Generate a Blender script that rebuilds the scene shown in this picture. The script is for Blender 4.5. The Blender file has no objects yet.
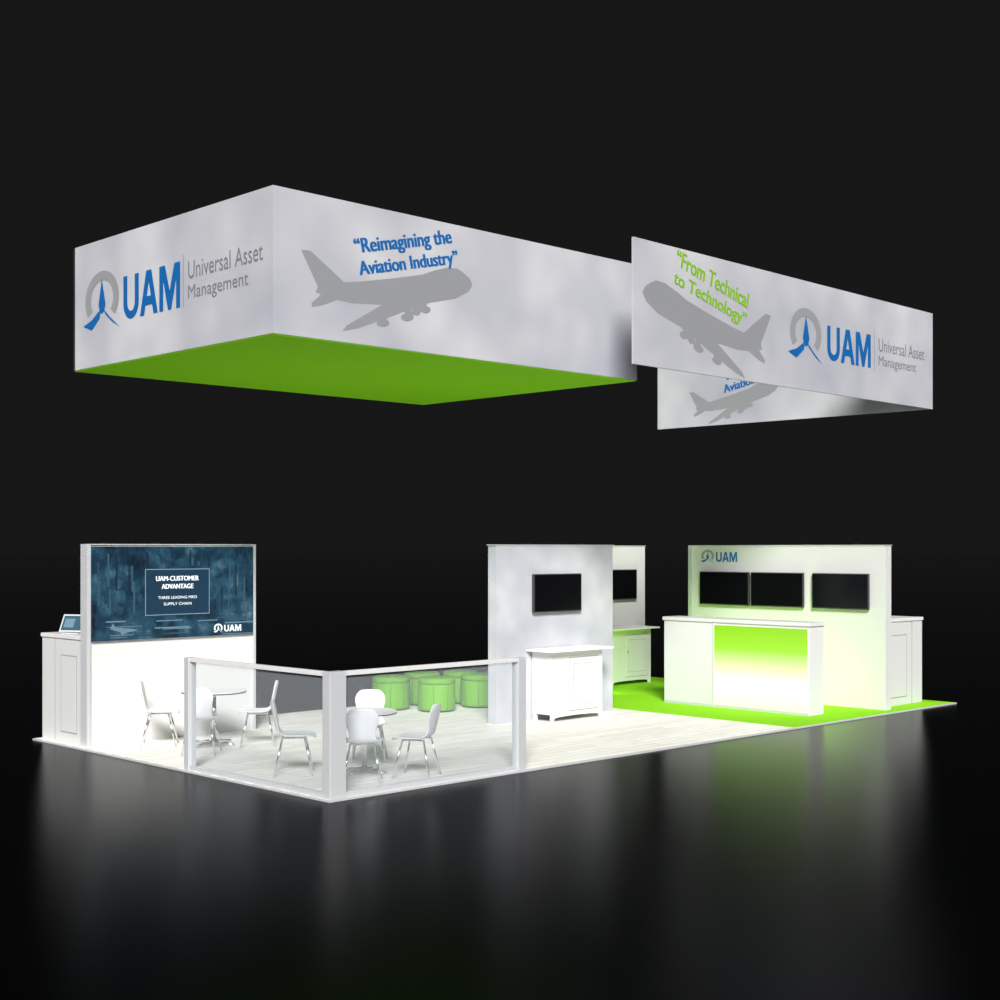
import bpy, bmesh, math, random
from mathutils import Vector, Matrix
random.seed(3)
scn = bpy.context.scene
scn.view_settings.view_transform = 'Standard'
scn.view_settings.look = 'None'
COL = scn.collection

# ---------------------------------------------------------------- materials
def mat(name, color, rough=0.5, metal=0.0, emis=None, estr=0.0, spec=0.5):
    m = bpy.data.materials.new(name); m.use_nodes = True
    b = m.node_tree.nodes['Principled BSDF']
    b.inputs['Base Color'].default_value = (*color, 1)
    b.inputs['Roughness'].default_value = rough
    b.inputs['Metallic'].default_value = metal
    b.inputs['Specular IOR Level'].default_value = spec
    if emis:
        b.inputs['Emission Color'].default_value = (*emis, 1)
        b.inputs['Emission Strength'].default_value = estr
    return m

def ramp(nt, stops):
    r = nt.nodes.new('ShaderNodeValToRGB')
    e = r.color_ramp.elements
    e[0].position, e[0].color = stops[0][0], (*stops[0][1], 1)
    e[1].position, e[1].color = stops[-1][0], (*stops[-1][1], 1)
    for p, c in stops[1:-1]:
        k = e.new(p); k.color = (*c, 1)
    return r

def cloud_mat(name, lo, hi, scale=0.9, emis=0.0):
    m = mat(name, hi, 0.7, spec=0.2); nt = m.node_tree; b = nt.nodes['Principled BSDF']
    tc = nt.nodes.new('ShaderNodeTexCoord')
    n = nt.nodes.new('ShaderNodeTexNoise'); n.inputs['Scale'].default_value = scale; n.inputs['Detail'].default_value = 2
    v = nt.nodes.new('ShaderNodeTexVoronoi'); v.feature = 'SMOOTH_F1'; v.inputs['Scale'].default_value = scale*2.6
    v.inputs['Smoothness'].default_value = 0.2
    nt.links.new(tc.outputs['Object'], n.inputs['Vector']); nt.links.new(tc.outputs['Object'], v.inputs['Vector'])
    mx = nt.nodes.new('ShaderNodeMath'); mx.operation = 'MULTIPLY_ADD'; mx.inputs[1].default_value = 0.22
    nt.links.new(v.outputs['Distance'], mx.inputs[0]); nt.links.new(n.outputs['Fac'], mx.inputs[2])
    r = ramp(nt, [(0.40, hi), (0.62, tuple((a+c)/2 for a, c in zip(lo, hi))), (0.90, lo)])
    nt.links.new(mx.outputs[0], r.inputs[0]); nt.links.new(r.outputs[0], b.inputs['Base Color'])
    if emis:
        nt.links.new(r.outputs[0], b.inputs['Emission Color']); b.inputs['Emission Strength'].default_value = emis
    return m

M_white = mat('white_laminate', (0.66, 0.655, 0.65), 0.5, spec=0.3)
M_white2 = mat('white_panel_paint', (0.58, 0.58, 0.57), 0.6, spec=0.3)
M_bright = mat('white_top', (0.88, 0.88, 0.88), 0.5, spec=0.3)
M_sign = cloud_mat('printed_cloud_fabric', (0.33, 0.335, 0.385), (0.51, 0.51, 0.53), 0.7, 0.05)  # faint self-glow added to lighten the print; the fabric is no lamp
M_wallcloud = cloud_mat('printed_cloud_panel', (0.38, 0.39, 0.44), (0.55, 0.555, 0.58), 1.3)
M_green_under = mat('green_fabric', (0.16, 0.42, 0.01), 0.8, emis=(0.16, 0.42, 0.01), estr=0.36, spec=0.1)  # emission stands in for light bounced up from the booth floor
M_blue = mat('logo_blue', (0.0, 0.10, 0.32), 0.6, emis=(0.0, 0.10, 0.32), estr=0.1)
M_grey = mat('logo_grey', (0.18, 0.18, 0.20), 0.7)
M_arch = mat('logo_arch_grey', (0.26, 0.27, 0.28), 0.7)
M_planegrey = mat('silhouette_grey', (0.25, 0.255, 0.27), 0.8, spec=.2)
M_greentext = mat('logo_green', (0.20, 0.43, 0.01), 0.7)
M_alu = mat('brushed_aluminium', (0.58, 0.59, 0.61), 0.4, 0.2)
M_chrome = mat('chrome', (0.75, 0.75, 0.77), 0.18, 1.0)
M_black = mat('black_plastic', (0.012, 0.012, 0.013), 0.3)
M_screen = mat('tv_glass', (0.003, 0.003, 0.004), 0.18, spec=.25)
M_bezel = mat('tv_bezel', (0.035, 0.035, 0.04), 0.3)
M_shell = mat('white_plastic', (0.85, 0.85, 0.87), 0.4)
M_seam = mat('shadow_gap', (0.28, 0.28, 0.29), 0.7)
M_ottoman = mat('green_vinyl', (0.13, 0.38, 0.004), 0.6, spec=.2)
M_ottseam = mat('green_piping', (0.06, 0.20, 0.003), 0.6, spec=.2)
M_edge = mat('table_edge', (0.04, 0.04, 0.045), 0.4)
M_textw = mat('screen_text', (0.8, 0.85, 0.9), 0.5, emis=(0.8, 0.85, 0.9), estr=0.25)
M_screenblue = mat('screen_panel_blue', (0.008, 0.03, 0.06), 0.4, emis=(0.01, 0.04, 0.08), estr=0.1)
M_screenline = mat('screen_line', (0.15, 0.25, 0.3), 0.4, emis=(0.2, 0.35, 0.45), estr=0.1)

def carpet():
    m = mat('green_carpet', (0.25, 0.6, 0.02), 0.95, spec=0.1); nt = m.node_tree; b = nt.nodes['Principled BSDF']
    tc = nt.nodes.new('ShaderNodeTexCoord'); n = nt.nodes.new('ShaderNodeTexNoise'); n.inputs['Scale'].default_value = 60
    nt.links.new(tc.outputs['Object'], n.inputs['Vector'])
    r = ramp(nt, [(0.3, (0.22, 0.58, 0.01)), (0.7, (0.30, 0.70, 0.02))])
    nt.links.new(n.outputs['Fac'], r.inputs[0]); nt.links.new(r.outputs[0], b.inputs['Base Color'])
    return m
M_carpet = carpet()

def planks():
    m = mat('whitewashed_planks', (0.8, 0.78, 0.75), 0.55, spec=0.2); nt = m.node_tree; b = nt.nodes['Principled BSDF']
    tc = nt.nodes.new('ShaderNodeTexCoord')
    br = nt.nodes.new('ShaderNodeTexBrick')
    br.inputs['Scale'].default_value = 1.0; br.inputs['Brick Width'].default_value = 1.3
    br.inputs['Row Height'].default_value = 0.16; br.inputs['Mortar Size'].default_value = 0.005
    br.inputs['Color1'].default_value = (0.99, 0.965, 0.93, 1); br.inputs['Color2'].default_value = (0.86, 0.83, 0.785, 1)
    br.inputs['Mortar'].default_value = (0.56, 0.53, 0.50, 1)
    nt.links.new(tc.outputs['Object'], br.inputs['Vector'])
    mp = nt.nodes.new('ShaderNodeMapping'); mp.inputs['Scale'].default_value = (1.2, 14, 1)
    nt.links.new(tc.outputs['Object'], mp.inputs['Vector'])
    n = nt.nodes.new('ShaderNodeTexNoise'); n.inputs['Scale'].default_value = 2.0; n.inputs['Detail'].default_value = 4
    nt.links.new(mp.outputs[0], n.inputs['Vector'])
    r = ramp(nt, [(0.3, (0.86, 0.845, 0.82)), (0.6, (1, 1, 1))]); nt.links.new(n.outputs['Fac'], r.inputs[0])
    mx = nt.nodes.new('ShaderNodeMix'); mx.data_type = 'RGBA'; mx.blend_type = 'MULTIPLY'; mx.inputs['Factor'].default_value = 1
    nt.links.new(br.outputs['Color'], mx.inputs['A']); nt.links.new(r.outputs[0], mx.inputs['B'])
    nt.links.new(mx.outputs['Result'], b.inputs['Base Color'])
    return m
M_planks = planks()

def hall_floor():
    m = bpy.data.materials.new('polished_black_floor'); m.use_nodes = True; nt = m.node_tree
    nt.nodes.remove(nt.nodes['Principled BSDF']); out = nt.nodes['Material Output']
    d = nt.nodes.new('ShaderNodeBsdfDiffuse'); d.inputs['Color'].default_value = (0.0011, 0.0013, 0.0015, 1)
    g = nt.nodes.new('ShaderNodeBsdfGlossy'); g.distribution = 'BECKMANN'
    g.inputs['Color'].default_value = (0.95, 0.95, 0.96, 1); g.inputs['Roughness'].default_value = 0.25
    f = nt.nodes.new('ShaderNodeFresnel'); f.inputs['IOR'].default_value = 1.065
    mx = nt.nodes.new('ShaderNodeMixShader')
    nt.links.new(f.outputs[0], mx.inputs[0]); nt.links.new(d.outputs[0], mx.inputs[1]); nt.links.new(g.outputs[0], mx.inputs[2])
    nt.links.new(mx.outputs[0], out.inputs['Surface'])
    return m
M_hall = hall_floor()

def glass():
    m = bpy.data.materials.new('frosted_acrylic'); m.use_nodes = True; nt = m.node_tree
    nt.nodes.remove(nt.nodes['Principled BSDF']); out = nt.nodes['Material Output']
    t = nt.nodes.new('ShaderNodeBsdfTransparent'); t.inputs['Color'].default_value = (0.95, 0.97, 0.99, 1)
    d = nt.nodes.new('ShaderNodeBsdfDiffuse'); d.inputs['Color'].default_value = (0.62, 0.66, 0.71, 1)
    g = nt.nodes.new('ShaderNodeBsdfGlossy'); g.inputs['Roughness'].default_value = 0.05
    a = nt.nodes.new('ShaderNodeMixShader'); a.inputs[0].default_value = 0.22
    c = nt.nodes.new('ShaderNodeMixShader'); c.inputs[0].default_value = 0.05
    nt.links.new(t.outputs[0], a.inputs[1]); nt.links.new(d.outputs[0], a.inputs[2])
    nt.links.new(a.outputs[0], c.inputs[1]); nt.links.new(g.outputs[0], c.inputs[2])
    nt.links.new(c.outputs[0], out.inputs['Surface'])
    return m
M_glass = glass()

def lightbox():
    m = mat('backlit_green_graphic', (0.5, 0.7, 0.3), 0.4); nt = m.node_tree; b = nt.nodes['Principled BSDF']
    tc = nt.nodes.new('ShaderNodeTexCoord'); s = nt.nodes.new('ShaderNodeSeparateXYZ')
    nt.links.new(tc.outputs['Object'], s.inputs[0])
    mr = nt.nodes.new('ShaderNodeMapRange'); mr.inputs['From Min'].default_value = 0.05; mr.inputs['From Max'].default_value = 1.3
    nt.links.new(s.outputs['Z'], mr.inputs['Value'])
    r = ramp(nt, [(0.0, (0.80, 1.0, 0.60)), (0.30, (0.95, 1.0, 0.88)), (0.48, (0.74, 1.0, 0.45)), (0.70, (0.30, 0.66, 0.03)), (1.0, (0.22, 0.52, 0.005))])
    nt.links.new(mr.outputs[0], r.inputs[0]); nt.links.new(r.outputs[0], b.inputs['Emission Color'])
    b.inputs['Base Color'].default_value = (0.04, 0.09, 0.003, 1)
    b.inputs['Emission Strength'].default_value = 1.3
    return m
M_lightbox = lightbox()

def screen_art():
    m = mat('video_wall_image', (0.02, 0.06, 0.12), 0.4); nt = m.node_tree; b = nt.nodes['Principled BSDF']
    tc = nt.nodes.new('ShaderNodeTexCoord')
    mp = nt.nodes.new('ShaderNodeMapping'); mp.inputs['Scale'].default_value = (2.4, 1, 2.0)
    nt.links.new(tc.outputs['Object'], mp.inputs['Vector'])
    n = nt.nodes.new('ShaderNodeTexNoise'); n.inputs['Scale'].default_value = 1.5; n.inputs['Detail'].default_value = 8; n.inputs['Roughness'].default_value = .62
    v = nt.nodes.new('ShaderNodeTexVoronoi'); v.distance = 'CHEBYCHEV'; v.inputs['Scale'].default_value = 4.0
    nt.links.new(mp.outputs[0], n.inputs['Vector']); nt.links.new(mp.outputs[0], v.inputs['Vector'])
    sp = nt.nodes.new('ShaderNodeSeparateColor'); nt.links.new(v.outputs['Color'], sp.inputs[0])
    ma = nt.nodes.new('ShaderNodeMath'); ma.operation = 'MULTIPLY_ADD'; ma.inputs[1].default_value = .16
    nt.links.new(sp.outputs[0], ma.inputs[0]); nt.links.new(n.outputs['Fac'], ma.inputs[2])
    r = ramp(nt, [(0.38, (0.002, 0.008, 0.020)), (0.54, (0.006, 0.028, 0.055)), (0.68, (0.018, 0.060, 0.10)), (0.85, (0.08, 0.15, 0.20))])
    nt.links.new(ma.outputs[0], r.inputs[0]); nt.links.new(r.outputs[0], b.inputs['Base Color'])
    nt.links.new(r.outputs[0], b.inputs['Emission Color']); b.inputs['Emission Strength'].default_value = 0.15
    return m
M_video = screen_art()

# ---------------------------------------------------------------- mesh helpers
def empty(name, loc=(0, 0, 0), rz=0.0, s=1.0):
    e = bpy.data.objects.new(name, None); e.location = loc; e.rotation_euler = (0, 0, rz); e.scale = (s, s, s)
    e.empty_display_size = 0.2; COL.objects.link(e); return e

def add(name, bm, m, parent=None, smooth=False):
    me = bpy.data.meshes.new(name); bm.normal_update(); bm.to_mesh(me); bm.free()
    o = bpy.data.objects.new(name, me); COL.objects.link(o)
    for k in (m if isinstance(m, (list, tuple)) else [m]): me.materials.append(k)
    if smooth:
        for p in me.polygons: p.use_smooth = True
    if parent: o.parent = parent
    return o

def box(name, x, y, z, m, parent=None, bev=0.0, seg=2):
    bm = bmesh.new(); bmesh.ops.create_cube(bm, size=1)
    for v in bm.verts:
        v.co = Vector((x[0] if v.co.x < 0 else x[1], y[0] if v.co.y < 0 else y[1], z[0] if v.co.z < 0 else z[1]))
    if bev: bmesh.ops.bevel(bm, geom=bm.edges[:], offset=bev, segments=seg, affect='EDGES', profile=0.5)
    return add(name, bm, m, parent)

def tube(name, p0, p1, r0, r1, m, parent=None, seg=14):
    p0, p1 = Vector(p0), Vector(p1); d = p1-p0
    bm = bmesh.new(); bmesh.ops.create_cone(bm, cap_ends=True, segments=seg, radius1=r0, radius2=r1, depth=d.length)
    q = d.to_track_quat('Z', 'Y').to_matrix().to_4x4()
    bmesh.ops.transform(bm, matrix=Matrix.Translation((p0+p1)/2) @ q, verts=bm.verts)
    return add(name, bm, m, parent, True)

def lathe(name, prof, m, parent, seg=48):
    bm = bmesh.new(); rings = []
    for r, z in prof: rings.append([bm.verts.new((r*math.cos(2*math.pi*i/seg), r*math.sin(2*math.pi*i/seg), z)) for i in range(seg)])
    for a, b in zip(rings, rings[1:]):
        for i in range(seg): bm.faces.new((a[i], a[(i+1) % seg], b[(i+1) % seg], b[i]))
    bm.faces.new(rings[-1]); bm.faces.new(list(reversed(rings[0])))
    return add(name, bm, m, parent, True)

class Frame:
    def __init__(s, o, r, n): s.o, s.r, s.n, s.u = Vector(o), Vector(r), Vector(n), Vector((0, 0, 1))
    def pt(s, u, z, e): return s.o + s.r*u + s.u*z + s.n*e

def poly(name, fr, pts, m, parent, eps=0.004):
    bm = bmesh.new(); vs = [bm.verts.new(fr.pt(a, b, eps)) for a, b in pts]; f = bm.faces.new(vs); f.normal_update()
    if f.normal.dot(fr.n) < 0: f.normal_flip()
    bmesh.ops.triangulate(bm, faces=[f])
    return add(name, bm, m, parent)

def text(body, fr, cu, cz, w, h, m, parent, rot=0.0, bold=0.0, eps=0.004, name='lettering'):
    """bold = stroke thickening in metres, done with shifted copies of the glyphs"""
    cv = bpy.data.curves.new('tmp', 'FONT'); cv.body = body; cv.resolution_u = 4
    o = bpy.data.objects.new('tmp', cv); COL.objects.link(o)
    dg = bpy.context.evaluated_depsgraph_get(); dg.update()
    src = bpy.data.meshes.new_from_object(o.evaluated_get(dg))
    bpy.data.objects.remove(o)
    xs = [v.co.x for v in src.vertices]; ys = [v.co.y for v in src.vertices]
    mx, my = (min(xs)+max(xs))/2, (min(ys)+max(ys))/2; sx = (w-bold)/(max(xs)-min(xs)); sy = h/(max(ys)-min(ys))
    c, s = math.cos(rot), math.sin(rot)
    bm = bmesh.new()
    offs = [0] if not bold else [-bold/2, 0, bold/2]
    for k, dx in enumerate(offs):
        vs = []
        for v in src.vertices:
            a, b = (v.co.x-mx)*sx+dx, (v.co.y-my)*sy
            vs.append(bm.verts.new(fr.pt(cu+a*c-b*s, cz+a*s+b*c, eps+k*.0005)))
        for p in src.polygons:
            try: bm.faces.new([vs[i] for i in p.vertices])
            except ValueError: pass
    bpy.data.meshes.remove(src)
    return add(name, bm, m, parent)

def uam(fr, cu, cz, w, h, m, parent, eps=0.004):
    t = .27
    def arc(cx, cy, rx, ry, a0, a1, n=12): return [(cx+rx*math.cos(math.radians(a0+(a1-a0)*i/n)), cy+ry*math.sin(math.radians(a0+(a1-a0)*i/n))) for i in range(n+1)]
    W = 1.05
    U = [(0, 1)]+arc(W/2, .36, W/2, .36, 180, 360)+[(W, 1), (W-t, 1)]+arc(W/2, .38, W/2-t, .20, 360, 180)+[(t, 1)]
    A1 = [(0, 0), (.42, 1), (.76, 1), (.59, .74), (.28, 0)]
    A2 = [(1.18, 0), (.76, 1), (.42, 1), (.59, .74), (.90, 0)]
    A3 = [(.36, .22), (.82, .22), (.74, .42), (.44, .42)]
    Mm = [(0, 0), (0, 1), (.36, 1), (.66, .42), (.96, 1), (1.32, 1), (1.32, 0), (1.07, 0), (1.07, .66), (.76, 0), (.56, 0), (.25, .66), (.25, 0)]
    tot = 1.05+.08+1.18+.10+1.32
    x = 0
    for nm, parts, adv in (('U', [U], 1.13), ('A', [A1, A2, A3], 1.28), ('M', [Mm], 1.32)):
        for i, P in enumerate(parts):
            poly('letter_%s_%d' % (nm, i+1), fr, [(cu+((x+a)/tot-.5)*w, cz+(b-.5)*h) for a, b in P], m, parent, eps+.0004*i)
        x += adv

def ell(cx, cy, rx, ry, n=20): return [(cx+rx*math.cos(2*math.pi*i/n), cy+ry*math.sin(2*math.pi*i/n)) for i in range(n)]

PLANE = {
 'fuselage': [(1.0, .0), (.99, .03), (.955, .058), (.915, .082), (.85, .088), (.76, .075), (.68, .058), (.5, .045), (.3, .035), (.215, .035), (.05, .175), (.0, .18), (.065, .02), (.05, -.005), (.13, -.035), (.25, -.06), (.45, -.075), (.7, -.075), (.88, -.06), (.97, -.03)],
 'near_wing': [(.66, -.045), (.45, -.06), (.20, -.155), (.17, -.18), (.26, -.172), (.50, -.12), (.68, -.075)],
 'far_wing': [(.62, -.06), (.72, -.06), (.63, -.13), (.58, -.125)],
 'tailplane': [(.20, .0), (.10, .0), (.02, -.05), (.02, -.068), (.08, -.062), (.19, -.035)],
 'engine_a': ell(.56, -.135, .040, .019), 'engine_b': ell(.41, -.155, .038, .018), 'engine_c': ell(.68, -.105, .030, .017),
 'pylon_a': [(.54, -.08), (.60, -.08), (.58, -.13), (.55, -.13)], 'pylon_b': [(.40, -.10), (.46, -.10), (.43, -.15), (.40, -.15)]}

def airplane(fr, u0, z0, L, rot, parent, flip=False):
    c, s = math.cos(rot), math.sin(rot)
    for i, (k, pts) in enumerate(PLANE.items()):
        q = []
        for a, b in pts:
            a, b = (a-.5)*L, b*L
            if flip: a = -a
            q.append((u0+a*c-b*s, z0+a*s+b*c))
        poly('airplane_silhouette_'+k, fr, q, M_planegrey, parent, 0.001+0.0003*i)

def logo_icon(fr, cu, cz, w, h, parent, e=0.004, arc=None, blue=None):
    R, r = 0.5, 0.33; n = 24; a0, a1 = math.radians(-40), math.radians(215)
    out = [(R*math.cos(a0+(a1-a0)*i/n), R*math.sin(a0+(a1-a0)*i/n)) for i in range(n+1)]
    inn = [(r*math.cos(a0+(a1-a0)*i/n), r*math.sin(a0+(a1-a0)*i/n)) for i in range(n, -1, -1)]
    T = lambda P: [(cu+a*w, cz+(b+0.03)*h) for a, b in P]
    B = blue or M_blue
    poly('logo_arch', fr, T(out+inn), arc or M_arch, parent, e)
    poly('logo_needle', fr, T([(0.0, .36), (-.10, -.10), (-.06, -.22), (.0, -.27), (.07, -.22), (.11, -.10)]), B, parent, e+0.001)
    poly('logo_swoosh_left', fr, T([(-.56, -.42), (-.30, -.34), (-.03, -.17), (-.06, -.33), (-.30, -.52)]), B, parent, e+0.0015)
    poly('logo_swoosh_right', fr, T([(.52, -.56), (.25, -.36), (.03, -.17), (.10, -.28), (.30, -.44)]), B, parent, e+0.0015)

# ---------------------------------------------------------------- ground
bm = bmesh.new(); bmesh.ops.create_grid(bm, x_segments=1, y_segments=1, size=700)
add('floor', bm, M_hall)
LX, LY = 12.15, 6.10
bp = empty('booth_floor')
box('plank_deck', (0, 7.75), (0, LY), (0.0, 0.02), M_planks, bp)
box('green_carpet_deck', (7.75, LX), (0, LY), (0.0, 0.021), M_carpet, bp)
box('edge_trim_front', (-0.03, LX+.03), (-0.03, 0), (0, 0.018), M_alu, bp)
box('edge_trim_side', (-0.03, 0), (0, LY), (0, 0.018), M_alu, bp)
G = 0.02

# ---------------------------------------------------------------- hanging box sign
ZB, ZT = 4.57, 6.05
s1 = empty('hanging_sign')
X0, X1, Y0, Y1 = 0.0, 5.62, 0.93, 5.08
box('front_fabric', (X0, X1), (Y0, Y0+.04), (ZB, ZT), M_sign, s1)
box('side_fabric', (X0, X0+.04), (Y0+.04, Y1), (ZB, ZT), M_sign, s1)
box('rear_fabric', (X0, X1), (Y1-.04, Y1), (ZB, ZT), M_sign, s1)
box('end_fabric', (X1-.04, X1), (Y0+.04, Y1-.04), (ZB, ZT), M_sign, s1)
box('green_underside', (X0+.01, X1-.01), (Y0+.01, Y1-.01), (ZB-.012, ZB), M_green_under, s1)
FL = Frame((X0, Y1, 0), (0, -1, 0), (-1, 0, 0))
lu = lambda Y: Y1-Y
logo_icon(FL, lu(4.38), 5.33, .80, .66, s1)
uam(FL, lu(3.27), 5.29, 1.22, .50, M_blue, s1)
poly('logo_divider', FL, [(lu(2.60), 5.03), (lu(2.585), 5.03), (lu(2.585), 5.60), (lu(2.60), 5.60)], M_arch, s1)
text('Universal Asset', FL, lu(1.80), 5.42, 1.40, .19, M_grey, s1)
text('Management', FL, lu(1.93), 5.16, 1.14, .19, M_grey, s1)
FF = Frame((0, Y0, 0), (1, 0, 0), (0, -1, 0))
text('“Reimagining the', FF, 1.72, 5.73, 1.42, .20, M_blue, s1, rot=math.radians(13), bold=.018)
text('Aviation Industry”', FF, 1.80, 5.51, 1.46, .19, M_blue, s1, rot=math.radians(13), bold=.018)
airplane(FF, 1.57, 5.22, 2.35, math.radians(9), s1)

# ---------------------------------------------------------------- hanging L-shaped sign
s2 = empty('hanging_sign', (0, -.22, 0), math.radians(1.8))
XE, YE = 11.76, 5.30
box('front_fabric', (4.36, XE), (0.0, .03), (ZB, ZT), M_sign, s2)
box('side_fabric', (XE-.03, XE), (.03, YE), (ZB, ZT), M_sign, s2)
F2 = Frame((0, 0, 0), (1, 0, 0), (0, -1, 0))
text('“From Technical', F2, 5.95, 5.77, 1.58, .20, M_greentext, s2, rot=math.radians(-12.5), bold=.018)
text('to Technology”', F2, 5.90, 5.50, 1.58, .21, M_greentext, s2, rot=math.radians(-12.5), bold=.018)
airplane(F2, 5.85, 5.21, 2.68, math.radians(-9), s2, flip=True)
logo_icon(F2, 8.10, 5.32, .80, .68, s2)
uam(F2, 9.25, 5.27, 1.2, .48, M_blue, s2)
poly('logo_divider', F2, [(9.95, 5.0), (9.965, 5.0), (9.965, 5.6), (9.95, 5.6)], M_arch, s2)
text('Universal Asset', F2, 10.78, 5.39, 1.40, .19, M_grey, s2)
text('Management', F2, 10.65, 5.14, 1.14, .19, M_grey, s2)
F3 = Frame((XE-.03, YE, 0), (0, -1, 0), (-1, 0, 0))
text('“Reimagining the', F3, 2.1, 5.50, 1.42, .20, M_blue, s2, rot=math.radians(11), bold=.018)
text('Aviation Industry”', F3, 2.15, 5.30, 1.46, .19, M_blue, s2, rot=math.radians(11), bold=.018)
airplane(F3, 1.64, 5.00, 1.80, math.radians(9), s2)

# ---------------------------------------------------------------- walls
WH = 2.46
def tabs(par, pts):
    for i, (x, y) in enumerate(pts): box('top_clip_%d' % (i+1), (x-.04, x+.04), (y-.04, y+.04), (WH+.012, WH+.03), M_black, par)
wl = empty('wall_left')
box('panel', (0.12, 2.46), (4.9, 5.02), (G, WH), M_white, wl)
box('edge_post', (0.07, 0.12), (4.88, 5.04), (G, WH+.01), M_alu, wl)
box('edge_post_b', (2.46, 2.50), (4.88, 5.04), (G, WH+.01), M_alu, wl)
box('top_cap', (0.12, 2.46), (4.88, 5.04), (WH, WH+.012), M_alu, wl)
tabs(wl, [(.35, 4.96), (1.05, 4.96), (1.7, 4.96), (2.3, 4.96)])
vw = empty('video_wall_display')
box('display', (0.12, 2.44), (4.86, 4.899), (1.29, 2.44), M_video, vw)
FV = Frame((0, 4.86, 0), (1, 0, 0), (0, -1, 0))
def rect(fr, u0, u1, z0, z1, m, par, eps, name): return poly(name, fr, [(u0, z0), (u1, z0), (u1, z1), (u0, z1)], m, par, eps)
def am(n, c): return mat(n, c, .5, emis=c, estr=.2)
M_v1 = am('art_steel', (0.022, 0.065, 0.10)); M_v2 = am('art_light', (0.10, 0.17, 0.22)); M_v3 = am('art_dark', (0.003, 0.012, 0.028)); M_v4 = am('art_mid', (0.010, 0.038, 0.065))
rnd = random.Random(11)
for i in range(20):
    a = .14+rnd.random()*1.9; b = min(2.44, a+.12+rnd.random()*.45); z = 1.30+rnd.random()*.22
    rect(FV, a, b, z, z+.006+rnd.random()*.016, [M_v2, M_v1, M_v4, M_v2][i % 4], vw, .001+i*.0001, 'art_tarmac_%d' % i)
for i in range(30):
    a = .15+rnd.random()*2.2; w_ = .008+rnd.random()*.03; z = 1.5+rnd.random()*.45; hh = .10+rnd.random()*.35
    if .76 < a+w_ and a < 1.84 and z+hh > 1.56: z, hh = 2.2, .05+rnd.random()*.16
    rect(FV, a, min(a+w_, 2.44), z, min(z+hh, 2.42), [M_v1, M_v3, M_v4, M_v3, M_v1, M_v4][i % 6], vw, .003+i*.00005, 'art_structure_%d' % i)
poly('art_ground_jet', FV, [(.36, 1.43), (.40, 1.50), (.44, 1.45), (.70, 1.42), (.74, 1.40), (.60, 1.385), (.52, 1.35), (.50, 1.39)], M_v2, vw, .006)
rect(FV, .84, 1.77, 1.58, 2.16, M_screenline, vw, .007, 'caption_border')
rect(FV, .850, 1.76, 1.59, 2.15, M_screenblue, vw, .0075, 'caption_box')
text('UAM-CUSTOMER', FV, 1.30, 2.04, .62, .06, M_textw, vw, eps=.009, bold=.006)
text('ADVANTAGE', FV, 1.30, 1.94, .46, .06, M_textw, vw, eps=.009, bold=.006)
text('THREE LEADING MRO', FV, 1.30, 1.80, .56, .035, M_textw, vw, eps=.009)
text('SUPPLY CHAIN', FV, 1.30, 1.72, .40, .035, M_textw, vw, eps=.009)
logo_icon(FV, 1.90, 1.385, .13, .11, vw, .008, M_textw, M_textw)
uam(FV, 2.12, 1.38, .26, .085, M_textw, vw, .009)

wc = empty('wall_center')
box('panel', (5.12, 7.52), (3.0, 3.16), (G, WH), M_wallcloud, wc)
box('top_cap', (5.10, 7.54), (2.99, 3.17), (WH, WH+.012), M_alu, wc)
tabs(wc, [(5.8, 3.08), (6.9, 3.08)])
wb = empty('wall_back')
box('panel', (10.14, 11.72), (5.88, 6.0), (G, WH), M_white2, wb)
box('top_cap', (10.13, 11.73), (5.87, 6.01), (WH, WH+.012), M_alu, wb)
wr = empty('wall_right')
box('panel', (10.4, 10.56), (0.17, 3.82), (G, WH), M_white2, wr)
box('top_cap', (10.39, 10.57), (0.16, 3.83), (WH, WH+.012), M_alu, wr)
box('edge_post', (10.38, 10.4), (3.76, 3.83), (G, WH), M_alu, wr)
tabs(wr, [(10.48, .7), (10.48, 1.6), (10.48, 2.5), (10.48, 3.5)])
FR = Frame((10.4, 0, 0), (0, -1, 0), (-1, 0, 0))
logo_icon(FR, -3.44, 2.29, .26, .20, wr)
uam(FR, -3.06, 2.28, .42, .16, M_blue, wr)

# ---------------------------------------------------------------- televisions
def tv(cx, cy, cz, face, w=.98, h=.54):
    e = empty('television', (cx, cy, cz), 0 if face == 'Y' else -math.pi/2)
    box('bezel', (-w/2, w/2), (-.045, 0), (-h/2, h/2), M_bezel, e, .008)
    box('glass', (-w/2+.015, w/2-.015), (-.049, -.044), (-h/2+.02, h/2-.015), M_screen, e)
    box('mount', (-.15, .15), (0, .02), (-.12, .12), M_black, e)
tv(6.28, 2.98, 1.79, 'Y'); tv(10.93, 5.86, 1.77, 'Y')
for y in (3.07, 2.05, .91): tv(10.38, y, 1.77, 'X')

# ---------------------------------------------------------------- reception counter
rc = empty('reception_counter')
box('body', (8.97, 9.34), (.55, 3.2), (G, 1.30), M_white, rc, .006)
box('top', (8.95, 9.36), (.53, 3.22), (1.30, 1.355), M_white, rc, .005)
box('plinth_trim', (8.955, 8.972), (.56, 3.19), (G, .06), M_alu, rc)
box('light_panel', (8.955, 8.972), (.58, 2.22), (.06, 1.26), M_lightbox, rc)
box('light_panel_frame', (8.95, 8.972), (2.22, 2.24), (G, 1.29), M_white, rc)

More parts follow.
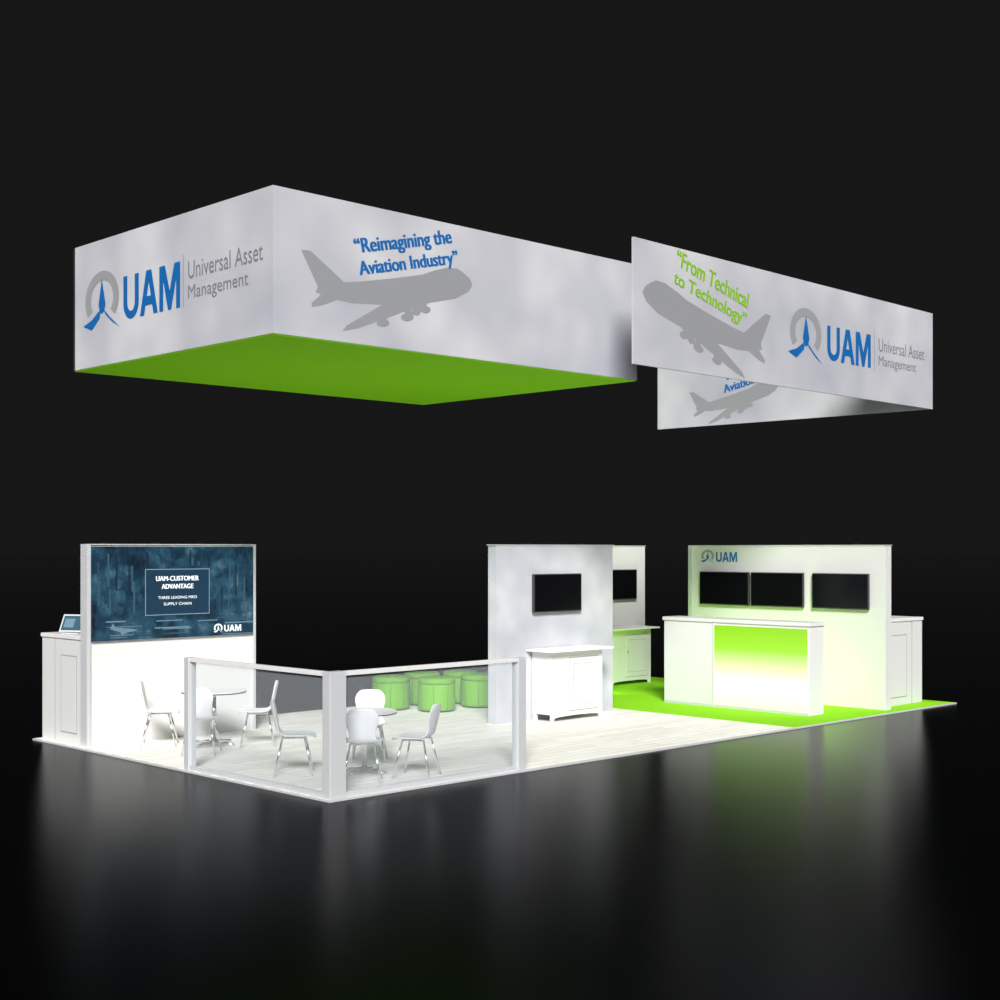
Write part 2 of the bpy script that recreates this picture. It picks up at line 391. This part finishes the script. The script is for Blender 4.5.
def side_counter(x, y, axis):
    e = empty('storage_counter')
    box('body', x, y, (G, 1.30), M_white2, e, .006)
    box('top', (x[0]-.015, x[1]+.015), (y[0]-.015, y[1]+.015), (1.30, 1.35), M_white, e, .006)
    if axis == 'X':
        xf = x[0]; L = y[1]-y[0]
        box('door_gap', (xf-.002, xf+.01), (y[0]+.12*L, y[0]+.52*L), (.14, 1.1), M_seam, e)
        box('door_panel', (xf-.006, xf+.01), (y[0]+.135*L, y[0]+.505*L), (.155, 1.085), M_white2, e, .002)
        box('seam', (xf-.003, xf+.01), (y[0]+.66*L, y[0]+.67*L), (G, 1.30), M_seam, e)
    else:
        yf = y[0]; L = x[1]-x[0]
        box('door_gap', (x[0]+.12*L, x[0]+.62*L), (yf-.002, yf+.01), (.14, 1.1), M_seam, e)
        box('door_panel', (x[0]+.132*L, x[0]+.608*L), (yf-.006, yf+.01), (.155, 1.085), M_white2, e, .002)
        box('seam', (x[0]+.74*L, x[0]+.75*L), (yf-.003, yf+.01), (G, 1.30), M_seam, e)
side_counter((.10, .75), (5.06, 6.10), 'X')
side_counter((10.6, 11.85), (.38, .95), 'Y')

tb = empty('tablet_stand', (.26, 5.62, 1.351), math.radians(-62))
box('foot', (-.12, .12), (-.06, .10), (0, .012), M_alu, tb)
for nm, a, b, c, m_ in (('display', (-.17, .17), (-.008, .008), (0, .24), M_alu), ('display_glass', (-.15, .15), (-.0095, -.0085), (.02, .22), M_v1), ('display_picture', (-.12, .02), (-.0105, -.0097), (.06, .18), M_v2)):
    o_ = box(nm, a, b, c, m_, tb); o_.location = (0, -.03, .02); o_.rotation_euler = (math.radians(-28), 0, 0)
tube('stem', (0, .07, .01), (0, .02, .11), .012, .012, M_alu, tb)

# ---------------------------------------------------------------- demo cabinets
def cabinet(x0, x1, y0, y1, H=1.02):
    e = empty('demo_cabinet'); t = .12
    box('carcass', (x0, x1), (y0+.02, y1), (.12, H-.04), M_white, e, .004)
    box('worktop', (x0-t, x1+t), (y0-.12, y1), (H-.03, H), M_bright, e, .008, 3)
    fr = Frame((0, y0, 0), (1, 0, 0), (0, -1, 0)); W = x1-x0
    pts = [(x0, G), (x0+.06, G)]
    for i in range(13):
        k = i/12; pts.append((x0+.07+(W-.14)*k, G+.05+.02*math.sin(math.pi*k)**.5))
    pts += [(x1-.06, G), (x1, G), (x1, H-.031), (x0, H-.031)]
    bm = bmesh.new(); vs = [bm.verts.new(fr.pt(a, b, 0)) for a, b in pts]; f = bm.faces.new(vs)
    r = bmesh.ops.extrude_face_region(bm, geom=[f]); bmesh.ops.translate(bm, vec=(0, .022, 0), verts=[v for v in r['geom'] if isinstance(v, bmesh.types.BMVert)])
    bmesh.ops.recalc_face_normals(bm, faces=bm.faces[:]); add('front_panel', bm, M_white, e)
    for i, x in enumerate((x0, x1-.05)): box('rear_leg_%d' % (i+1), (x, x+.05), (y1-.06, y1-.01), (G, .12), M_white, e)
    a, b = x0+.36*W, x1-.09
    box('door_gap', (a-.008, b+.008), (y0-.002, y0+.01), (.15, H-.12), M_seam, e)
    box('door', (a, b), (y0-.008, y0+.01), (.16, H-.13), M_white, e, .003)
    box('door_inset_gap', (a+.06, b-.06), (y0-.0095, y0), (.24, H-.21), M_seam, e)
    box('door_inset', (a+.066, b-.066), (y0-.011, y0), (.246, H-.216), M_white, e)
    tube('knob', (a+.03, y0-.01, .6), (a+.03, y0-.03, .6), .011, .014, M_chrome, e)
    box('brochure', (x0+.2, x0+.5), (y0, y0+.13), (H, H+.006), M_shell, e)
cabinet(5.80, 6.86, 2.62, 2.985)
cabinet(10.25, 11.33, 5.42, 5.87)

# ---------------------------------------------------------------- railing
rl = empty('glass_railing'); RH = 1.235
box('corner_post', (0.0, .20), (0.0, .12), (G, RH), M_alu, rl, .006)
box('end_post_front', (2.54, 2.66), (0.0, .10), (G, RH), M_alu, rl, .006)
box('end_post_side', (0.0, .10), (2.50, 2.59), (G, RH), M_alu, rl, .006)
box('top_rail_front', (.2, 2.54), (0.01, .07), (RH-.045, RH), M_white, rl, .004)
box('bottom_rail_front', (.2, 2.54), (0.01, .07), (G, .07), M_alu, rl, .004)
box('top_rail_side', (0.01, .07), (.12, 2.50), (RH-.045, RH), M_white, rl, .004)
box('bottom_rail_side', (0.01, .07), (.12, 2.50), (G, .07), M_alu, rl, .004)
def pane(name, pts):
    bm = bmesh.new(); bm.faces.new([bm.verts.new(p) for p in pts]); add(name, bm, M_glass, rl)
pane('pane_front', [(.2, .04, .07), (2.54, .04, .07), (2.54, .04, RH-.045), (.2, .04, RH-.045)])
pane('pane_side', [(.04, .12, .07), (.04, 2.50, .07), (.04, 2.50, RH-.045), (.04, .12, RH-.045)])

# ---------------------------------------------------------------- furniture
def chair(x, y, tx, ty, s=.95, off=0):
    ang = math.atan2(ty-y, tx-x)-math.pi/2+math.radians(off)
    e = empty('dining_chair', (x, y, G), ang, s)
    prof = [(.235, .405, .15), (.215, .435, .185), (.12, .438, .215), (0, .428, .22), (-.11, .43, .20), (-.175, .455, .165), (-.205, .52, .135), (-.225, .60, .155), (-.245, .69, .19), (-.262, .77, .175), (-.272, .825, .11)]
    nx = 8; bm = bmesh.new(); rows = []
    for i, (py, pz, hw) in enumerate(prof):
        k = min(1, max(0, (i-4)/3)); row = []
        for j in range(nx+1):
            q = -1+2*j/nx
            row.append(bm.verts.new((q*hw, py+k*.035*q*q, pz+(1-k)*.022*q*q)))
        rows.append(row)
    for i in range(len(rows)-1):
        for j in range(nx): bm.faces.new((rows[i][j], rows[i][j+1], rows[i+1][j+1], rows[i+1][j]))
    bmesh.ops.recalc_face_normals(bm, faces=bm.faces[:])
    o = add('seat_shell', bm, M_shell, e, True)
    md = o.modifiers.new('sol', 'SOLIDIFY'); md.thickness = .014; md.offset = 0
    md = o.modifiers.new('sub', 'SUBSURF'); md.levels = 2; md.render_levels = 2
    i = 1
    for a in (-1, 1):
        for b in (-1, 1):
            tube('leg_%d' % i, (a*.13, b*.12-.01, .425), (a*.205, b*.215-.01, 0.0), .0115, .010, M_chrome, e); i += 1
        tube('side_bar_%d' % (i//2), (a*.13, -.13, .42), (a*.13, .11, .42), .01, .01, M_chrome, e)
    tube('cross_bar', (-.13, -.01, .415), (.13, -.01, .415), .012, .012, M_chrome, e)

def table(x, y, R, H=.68):
    e = empty('round_table', (x, y, G))
    bm = bmesh.new(); bmesh.ops.create_cone(bm, cap_ends=True, segments=64, radius1=R, radius2=R, depth=.010)
    bmesh.ops.translate(bm, vec=(0, 0, H-.005-G), verts=bm.verts); add('top', bm, M_bright, e)
    bm = bmesh.new(); bmesh.ops.create_cone(bm, cap_ends=True, segments=64, radius1=R+.001, radius2=R+.001, depth=.016)
    bmesh.ops.translate(bm, vec=(0, 0, H-.0185-G), verts=bm.verts); add('edge_band', bm, M_edge, e)
    tube('column', (0, 0, .03), (0, 0, H-.04), .03, .026, M_chrome, e, 24)
    tube('collar', (0, 0, H-.08), (0, 0, H-.045), .03, .09, M_chrome, e, 24)
    for i in range(4):
        a = i*math.pi/2+.3
        tube('foot_%d' % (i+1), (0, 0, .045), (R*.8*math.cos(a), R*.8*math.sin(a), .014), .02, .014, M_chrome, e)

T1 = (1.32, 4.05); T2 = (1.26, 1.05)
table(*T1, .39); table(*T2, .35)
chair(.80, 4.42, *T1); chair(.80, 3.50, *T1); chair(1.64, 3.60, *T1, off=20)
chair(.68, 1.50, *T2); chair(.86, .58, *T2); chair(1.48, .46, *T2, off=10); chair(1.82, 1.66, *T2)

def ottoman(x, y, rz=0):
    e = empty('green_ottoman', (x, y, G), rz); R = .275
    lathe('base', [(R-.04, 0), (R-.04, .03)], M_black, e)
    lathe('upholstered_drum', [(R-.02, .025), (R-.004, .035), (R, .06), (R, .40), (R-.008, .408)], M_ottoman, e)
    lathe('seat_cushion', [(R-.008, .412), (R+.002, .425), (R+.002, .465), (R-.012, .487), (R-.04, .497), (R-.12, .503), (.05, .505)], M_ottoman, e)
    for i in range(8):
        a = i*math.pi/4
        tube('piping_%d' % (i+1), (R*math.cos(a), R*math.sin(a), .05), (R*math.cos(a), R*math.sin(a), .405), .004, .004, M_ottseam, e, 8)
ottoman(5.28, 5.42, .05); ottoman(5.62, 4.78, -.1); ottoman(6.05, 5.60, .3); ottoman(6.62, 5.35, .1); ottoman(6.45, 4.75, 0)

# ---------------------------------------------------------------- lights
def sun(name, az_dir, elev, strength, angle, col=(1, 1, 1)):
    l = bpy.data.lights.new(name, 'SUN'); l.energy = strength; l.angle = math.radians(angle); l.color = col
    o = bpy.data.objects.new(name, l); COL.objects.link(o)
    d = Vector((az_dir[0], az_dir[1], 0)).normalized()*math.cos(math.radians(elev)) + Vector((0, 0, -math.sin(math.radians(elev))))
    o.rotation_euler = d.to_track_quat('-Z', 'Y').to_euler(); o.location = (-10, -12, 15)
sun('key_sun', (.68, .73), 32, 6.1, 16, (1, .99, .975))

def green_fill(loc, target, sx, energy, rz):  # added green area lamp, out of view, to tint nearby wall and cabinet
    e = empty('added_green_fill', (loc[0], loc[1], G))
    b_ = box('added_fill_casing', (-sx/2, sx/2), (-.05, .05), (0, .05), M_black, e, .006); b_.rotation_euler = (0, 0, rz)  # invented casing below the added lamp
    l = bpy.data.lights.new('green_fill', 'AREA'); l.shape = 'RECTANGLE'; l.size = sx; l.size_y = .08; l.energy = energy; l.color = (.50, 1, .08)
    o = bpy.data.objects.new('added_green_fill_lamp', l); COL.objects.link(o); o.parent = e; o.location = (0, 0, .075)
    d = Vector(target)-Vector((loc[0], loc[1], G+.075))
    z = -d.normalized(); x = Vector((math.cos(rz), math.sin(rz), 0)); y = z.cross(x).normalized(); x = y.cross(z)
    o.rotation_euler = Matrix((x, y, z)).transposed().to_euler()
green_fill((9.72, 2.05), (10.4, 2.05, .60), 2.2, 38, math.pi/2)
green_fill((8.9, 5.0), (10.8, 5.7, .6), 1.0, 42, math.radians(-65))

w = bpy.data.worlds.new('hall'); scn.world = w; w.use_nodes = True
w.node_tree.nodes['Background'].inputs[0].default_value = (0.0088, 0.0088, 0.0092, 1)
w.node_tree.nodes['Background'].inputs[1].default_value = 1.0

# ---------------------------------------------------------------- camera
cd = bpy.data.cameras.new('camera'); cam = bpy.data.objects.new('camera', cd); COL.objects.link(cam)
cd.sensor_width = 36; cd.lens = 50.4; cd.shift_y = 0.049; cd.clip_end = 2000
cam.location = (-8.15, -10.67, 2.41); cam.rotation_euler = (math.radians(90), 0, math.radians(-44.3))
scn.camera = cam
